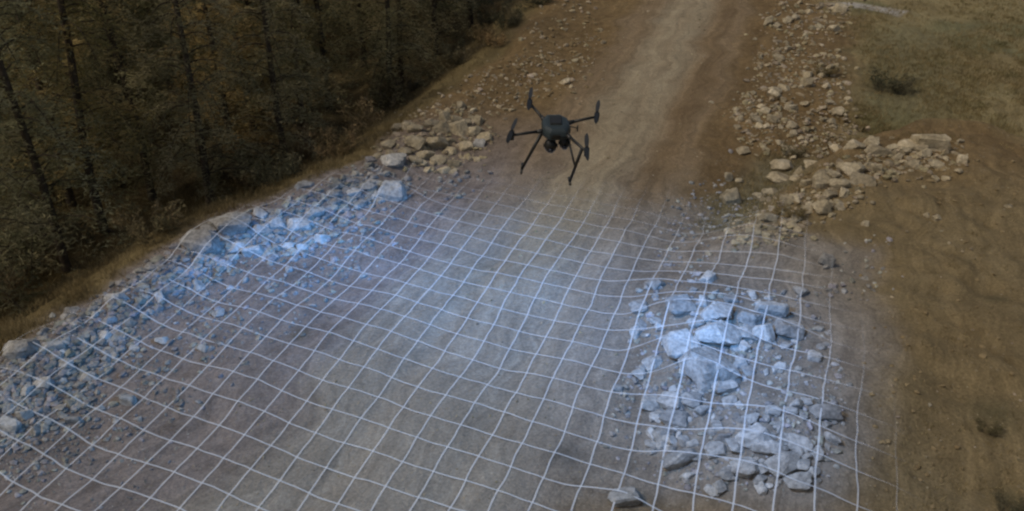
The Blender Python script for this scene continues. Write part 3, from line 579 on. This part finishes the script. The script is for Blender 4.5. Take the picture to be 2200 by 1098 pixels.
for z, k in ((-.055, .8), (-.04, .98), (.0, 1.0), (.035, .92), (.052, .70)): rings.append([bm.verts.new((a * k, b * k, z)) for a, b in prof])
for i in range(4):
    for k in range(8): bm.faces.new((rings[i][k], rings[i + 1][k], rings[i + 1][(k + 1) % 8], rings[i][(k + 1) % 8]))
bm.faces.new(rings[-1]); bm.faces.new(rings[0][::-1]); bmesh.ops.recalc_face_normals(bm, faces=bm.faces)
body = bm_obj('body', bm, SHELL, dr_, bevel=.006)
bm_obj('battery_cover', box_bm((0, .02, .058), (.11, .15, .018), .9), CARB, body, bevel=.003)
bm_obj('front_sensor', box_bm((-.01, -.165, -.005), (.09, .02, .04)), CARB, body, bevel=.004)
tips = {'A': (-.228, .43), 'B': (.384, .177), 'C': (-.397, -.16), 'D': (.249, -.44)}
roots = {'A': (-.095, .125), 'B': (.10, .075), 'C': (-.10, -.06), 'D': (.09, -.125)}
for kx in 'ABCD':
    tx, ty = tips[kx]; rx, ry = roots[kx]; bm = bmesh.new(); beam(bm, (rx, ry, -.005), (rx + (tx - rx) * .25, ry + (ty - ry) * .25, .0), .026, .017); beam(bm, (rx + (tx - rx) * .2, ry + (ty - ry) * .2, .0), (tx, ty, .008), .0145, .012)
    arm = bm_obj('arm', bm, CARB, dr_, True)
    bm = bmesh.new(); beam(bm, (tx, ty, -.035), (tx, ty, .028), .020, .026, 16); beam(bm, (tx, ty, .028), (tx, ty, .048), .026, .022, 16); mo = bm_obj('motor', bm, CARB, arm, True)
    # two blades at rest, lying roughly along the line of flight
    bm = bmesh.new(); a = R(85 + {'A': 0, 'B': -3, 'C': -6, 'D': 2}[kx])
    for sg in (1, -1):
        st = [(.0, .012, .0), (.04, .017, .003), (.11, .020, .004), (.18, .016, .004), (.22, .007, .004)]; rows = []
        for rr, ww, zz in st:
            row = []
            for sx2, dz in ((-1, .006), (1, -.006)):
                for th in (-.0015, .0015):
                    lx, ly = rr * sg, ww * sx2 * sg; row.append(bm.verts.new((tx + lx * math.cos(a) - ly * math.sin(a), ty + lx * math.sin(a) + ly * math.cos(a), .056 + zz + dz + th)))
            rows.append(row)
        for i in range(4):
            for p, q in ((0, 1), (1, 3), (3, 2), (2, 0)): bm.faces.new((rows[i][p], rows[i][q], rows[i + 1][q], rows[i + 1][p]))
        bm.faces.new(rows[-1])
    beam(bm, (tx, ty, .045), (tx, ty, .066), .014, .012, 12); bmesh.ops.recalc_face_normals(bm, faces=bm.faces); bm_obj('propeller', bm, CARB, arm)
bm = bmesh.new(); beam(bm, (-.12, -.03, -.03), (-.305, -.10, -.385), .017, .013); lg = bm_obj('leg', bm, CARB, dr_, True)
bm = bmesh.new(); beam(bm, (-.312, -.17, -.388), (-.298, .0, -.388), .012, .012); bm_obj('foot', bm, CARB, lg, True)
bm = bmesh.new(); beam(bm, (.215, -.36, -.01), (.127, -.29, -.40), .016, .013); beam(bm, (.105, -.08, -.05), (.165, -.32, -.215), .012, .009); lg = bm_obj('leg', bm, CARB, dr_, True)
bm = bmesh.new(); beam(bm, (.13, -.335, -.402), (.124, -.22, -.402), .012, .012); bm_obj('foot', bm, CARB, lg, True)
bm = bmesh.new(); beam(bm, (.10, .06, -.02), (.20, .03, -.03), .006, .005); beam(bm, (.20, .03, -.06), (.20, .03, .0), .006, .006); bm_obj('antenna', bm, CARB, dr_, True)
for cx_, r_, zc in ((-.045, .058, -.15), (.08, .05, -.12)):
    bm = bmesh.new(); bmesh.ops.create_uvsphere(bm, u_segments=20, v_segments=12, radius=r_, matrix=Matrix.Translation((cx_, -.07, zc)) @ Matrix.Scale(1.25, 4, (0, 0, 1))); beam(bm, (cx_, -.05, -.04), (cx_, -.05, zc + .03), .028, .024)
    beam(bm, (cx_ - r_ * 1.1, -.07, zc), (cx_ + r_ * 1.1, -.07, zc), .016, .016); gm_ = bm_obj('gimbal_camera', bm, CARB, dr_, True)
    bm = bmesh.new(); beam(bm, (cx_, -.07 - r_ * .8, zc - .02), (cx_, -.07 - r_ * 1.15, zc - .03), .026, .022, 16); bm_obj('lens', bm, GLASS, gm_, True)

# added blue spot under the drone for the overlay's wash, shaped by its own mask like a projector's slide
def added_wash_light():
    L = bpy.data.lights.new('added_wash_light', 'SPOT'); o = bpy.data.objects.new('added_wash_light', L); C.objects.link(o)
    lx, ly, lz = dr_.location.x - .05, dr_.location.y + .1, dr_.location.z - .55
    o.location = (lx, ly, lz); L.spot_size = R(170); L.spot_blend = .3; L.shadow_soft_size = .25; L.energy = 1000; L.color = (1, 1, 1)
    L.use_nodes = True; t = L.node_tree; em = [n for n in t.nodes if n.type == 'EMISSION'][0]
    def nd(typ, **k):
        n = t.nodes.new(typ)
        for a, b in k.items(): setattr(n, a, b)
        return n
    def ma(op, a, b=None, c=None, clamp=False):
        n = nd('ShaderNodeMath', operation=op, use_clamp=clamp)
        for i, v in enumerate((a, b, c)):
            if v is None: continue
            if isinstance(v, (int, float)): n.inputs[i].default_value = v
            else: t.links.new(v, n.inputs[i])
        return n.outputs[0]
    tc = nd('ShaderNodeTexCoord'); sx3 = nd('ShaderNodeSeparateXYZ'); t.links.new(tc.outputs['Normal'], sx3.inputs[0])
    az = ma('MAXIMUM', ma('ABSOLUTE', sx3.outputs[2]), .05)
    X = ma('ADD', ma('MULTIPLY', ma('DIVIDE', sx3.outputs[0], az), lz), lx); Y = ma('ADD', ma('MULTIPLY', ma('DIVIDE', sx3.outputs[1], az), lz), ly)
    def gauss(px, py, ax, ay, sa, sb, amp, rot=0):
        cx2, cy2 = [float(v) for v in plane(px, py)[:2]]; c_, s_ = math.cos(rot), math.sin(rot)
        dx = ma('SUBTRACT', X, cx2); dy2 = ma('SUBTRACT', Y, cy2)
        p = ma('DIVIDE', ma('ADD', ma('MULTIPLY', dx, c_), ma('MULTIPLY', dy2, s_)), sa); q = ma('DIVIDE', ma('ADD', ma('MULTIPLY', dx, -s_), ma('MULTIPLY', dy2, c_)), sb)
        return ma('MULTIPLY', ma('EXPONENT', ma('MULTIPLY', ma('ADD', ma('MULTIPLY', p, p), ma('MULTIPLY', q, q)), -1.0)), amp)
    def sat(v, a, b):   # linear step a->b
        return ma('SMOOTH_MIN', ma('MAXIMUM', ma('DIVIDE', ma('SUBTRACT', v, a), b - a), 0.0), 1.0, .2)
    def half(p, q, w0, w1):   # soft half-plane: 1 to the right of the line p->q
        a, b = [np.array([float(v) for v in plane(*z)[:2]]) for z in (p, q)]; d_ = (b - a) / np.linalg.norm(b - a); n_ = (d_[1], -d_[0])
        s_ = ma('ADD', ma('MULTIPLY', X, float(n_[0])), ma('ADD', ma('MULTIPLY', Y, float(n_[1])), float(-n_[0] * a[0] - n_[1] * a[1])))
        return sat(s_, w0, w1)
    g1 = gauss(590, 560, 0, 0, 4.2, 2.6, .85); g2 = gauss(830, 560, 0, 0, 3.2, 2.6, .85); g3 = gauss(1130, 650, 0, 0, 2.5, 2.9, .85); g4 = gauss(1560, 750, 0, 0, 2.0, 2.3, 1.15)
    g5 = gauss(1610, 960, 0, 0, 1.7, 1.0, .35)
    blue = ma('ADD', ma('ADD', g1, g2), ma('ADD', ma('ADD', g3, g5), g4))
    base = gauss(950, 780, 0, 0, 9.5, 8.5, .36)
    m1 = half((110, 700), (620, 415), -.5, .35); m2 = half((620, 415), (960, 220), -.5, .35)
    dd = nd('ShaderNodeMath'); 
    edge = ma('MULTIPLY', m1, m2)
    top = ma('SUBTRACT', 1.0, sat(Y, float(plane(1100, 440)[1]), float(plane(1100, 330)[1])))
    rgt = ma('SUBTRACT', 1.0, sat(X, 4.9, 7.0)); msk = ma('MULTIPLY', edge, ma('MULTIPLY', top, rgt))
    # the pattern is even on the ground: undo the fall-off with distance and slant
    dx = ma('SUBTRACT', X, lx); dy2 = ma('SUBTRACT', Y, ly); r2 = ma('ADD', ma('ADD', ma('MULTIPLY', dx, dx), ma('MULTIPLY', dy2, dy2)), lz * lz)
    comp = ma('POWER', ma('DIVIDE', r2, lz * lz), 1.3)
    def chan(kb, kw): return ma('MULTIPLY', ma('MULTIPLY', ma('ADD', ma('MULTIPLY', blue, kb), ma('MULTIPLY', base, kw)), msk), comp)
    cc = nd('ShaderNodeCombineColor'); t.links.new(chan(.15, .14), cc.inputs[0]); t.links.new(chan(.45, .72), cc.inputs[1]); t.links.new(chan(1.18, 1.70), cc.inputs[2])
    t.links.new(cc.outputs[0], em.inputs[0]); em.inputs[1].default_value = 1.0
added_wash_light()

# ------------------------------------------------------------------ the measuring grid draped over road and rubble
def net():
    o0 = np.array([-2.375, 13.518]); uu = np.array([-.173, -.506]); vv_ = np.array([.464, -.220]); SU, SV = np.hypot(*uu), np.hypot(*vv_); u_ = uu / SU; v_ = vv_ / SV; st = .06
    bpy.context.view_layer.update()
    V_, F_ = [], []; off = 0
    base = {}
    for o in rocks:
        k = o.data.name
        if k not in base:
            a = np.empty(len(o.data.vertices) * 3, np.float32); o.data.vertices.foreach_get('co', a); f = np.empty(len(o.data.polygons) * 3, np.int32); o.data.polygons.foreach_get('vertices', f); base[k] = (a.reshape(-1, 3), f.reshape(-1, 3))
        a, f = base[k]; Mw = np.array(o.matrix_world); V_.append(a @ Mw[:3, :3].T + Mw[:3, 3]); F_.append(f + off); off += len(a)
    T = BVHTree.FromPolygons(np.concatenate(V_).tolist(), np.concatenate(F_).tolist())
    def fade(x, y):
        de, se, _ = seg_dist(x, y, EDGE); f = smooth(.1, -.7, de * se)
        f = f * smooth(6.3, 4.7, x + .14 * (13 - y)) * smooth(float(plane(1100, 340)[1]), float(plane(1100, 540)[1]), y + .35 * (x - 1))
        pass
        return f
    Vn, Fn, Fa = [], [], []; off = 0
    def line(fixed, lo, hi, fam):
        nonlocal off
        s_ = np.arange(lo, hi, st); k = np.full_like(s_, fixed)
        a, b = (s_, k) if fam == 0 else (k, s_)      # fam 0 runs along the road, fam 1 across it
        X = o0[0] + a * u_[0] + b * v_[0]; Y = o0[1] + a * u_[1] + b * v_[1]
        wob = .10; X2 = X + wob * fbm(X * .55 + 3, Y * .55, 2, 2) + .03 * fbm(X * 2.5, Y * 2.5, 1, 2); Y2 = Y + wob * 1.5 * fbm(X * .5, Y * .5 + 7, 5, 2) + .04 * fbm(X * 2.3, Y * 2.3, 4, 2)
        X, Y = X2, Y2; Z = height(X, Y); Zr = Z.copy()
        for i in range(len(X)):
            h_ = T.ray_cast(Vector((X[i], Y[i], 5)), Vector((0, 0, -1)))
            if h_[0] is not None and h_[0].z > Zr[i]: Zr[i] = h_[0].z
        pd = np.pad(Zr, 4, 'edge'); Zm = np.max([pd[i:i + len(Zr)] for i in range(9)], axis=0); ker = np.hanning(27)[1:-1]; ker /= ker.sum()
        Z = np.maximum(np.convolve(np.pad(Zm, 12, 'edge'), ker, 'valid'), Z) + .02
        fd = fade(X, Y); dX = np.gradient(X); dY = np.gradient(Y); L = np.hypot(dX, dY) + 1e-9; nX, nY = -dY / L, dX / L
        dist = np.sqrt(X * X + Y * Y + 81); hw = .0125 * (.6 + .4 * fd)
        seg = fd > .02
        for sgn in (-1, 1): 
            Vn.append(np.stack([X + sgn * nX * hw, Y + sgn * nY * hw, Z], 1)); Fa.append(fd)
        Vn.append(np.stack([X, Y, Z + .003], 1)); Fa.append(fd)
        n = len(X); i = np.arange(n - 1); m = seg[:-1] & seg[1:]; i = i[m]
        A, B, Cc = off + i, off + n + i, off + 2 * n + i
        Fn.append(np.stack([A, A + 1, Cc + 1, Cc], 1)); Fn.append(np.stack([Cc, Cc + 1, B + 1, B], 1)); off += 3 * n
    for k in range(-24, 26): line(k * SV, -12, 14, 0)
    for k in range(-16, 24): line(k * SU, -12, 14, 1)
    me = mesh_np('scan_grid', np.concatenate(Vn), np.concatenate(Fn), True); fl_attr(me, 'fade', np.concatenate(Fa))
    m = M('pale_grid_line', .7, .1); m.b.inputs['Base Color'].default_value = (.88, .90, .90, 1)
    tr_ = m.n('ShaderNodeBsdfTransparent'); mx = m.n('ShaderNodeMixShader'); at = m.n('ShaderNodeAttribute', attribute_name='fade'); mul = m.n('ShaderNodeMath', operation='MULTIPLY'); mul.inputs[1].default_value = .41
    m.l(at.outputs['Fac'], mul.inputs[0]); m.l(mul.outputs[0], mx.inputs[0]); m.l(tr_.outputs[0], mx.inputs[1]); m.l(m.b.outputs[0], mx.inputs[2])
    outn = [n for n in m.t.nodes if n.type == 'OUTPUT_MATERIAL'][0]; m.l(mx.outputs[0], outn.inputs[0])
    o = new_obj('scan_grid', me, m.m); tag(o, 'pale thin-lined measuring grid draped over the road, rubble and heap', 'grid')
net()
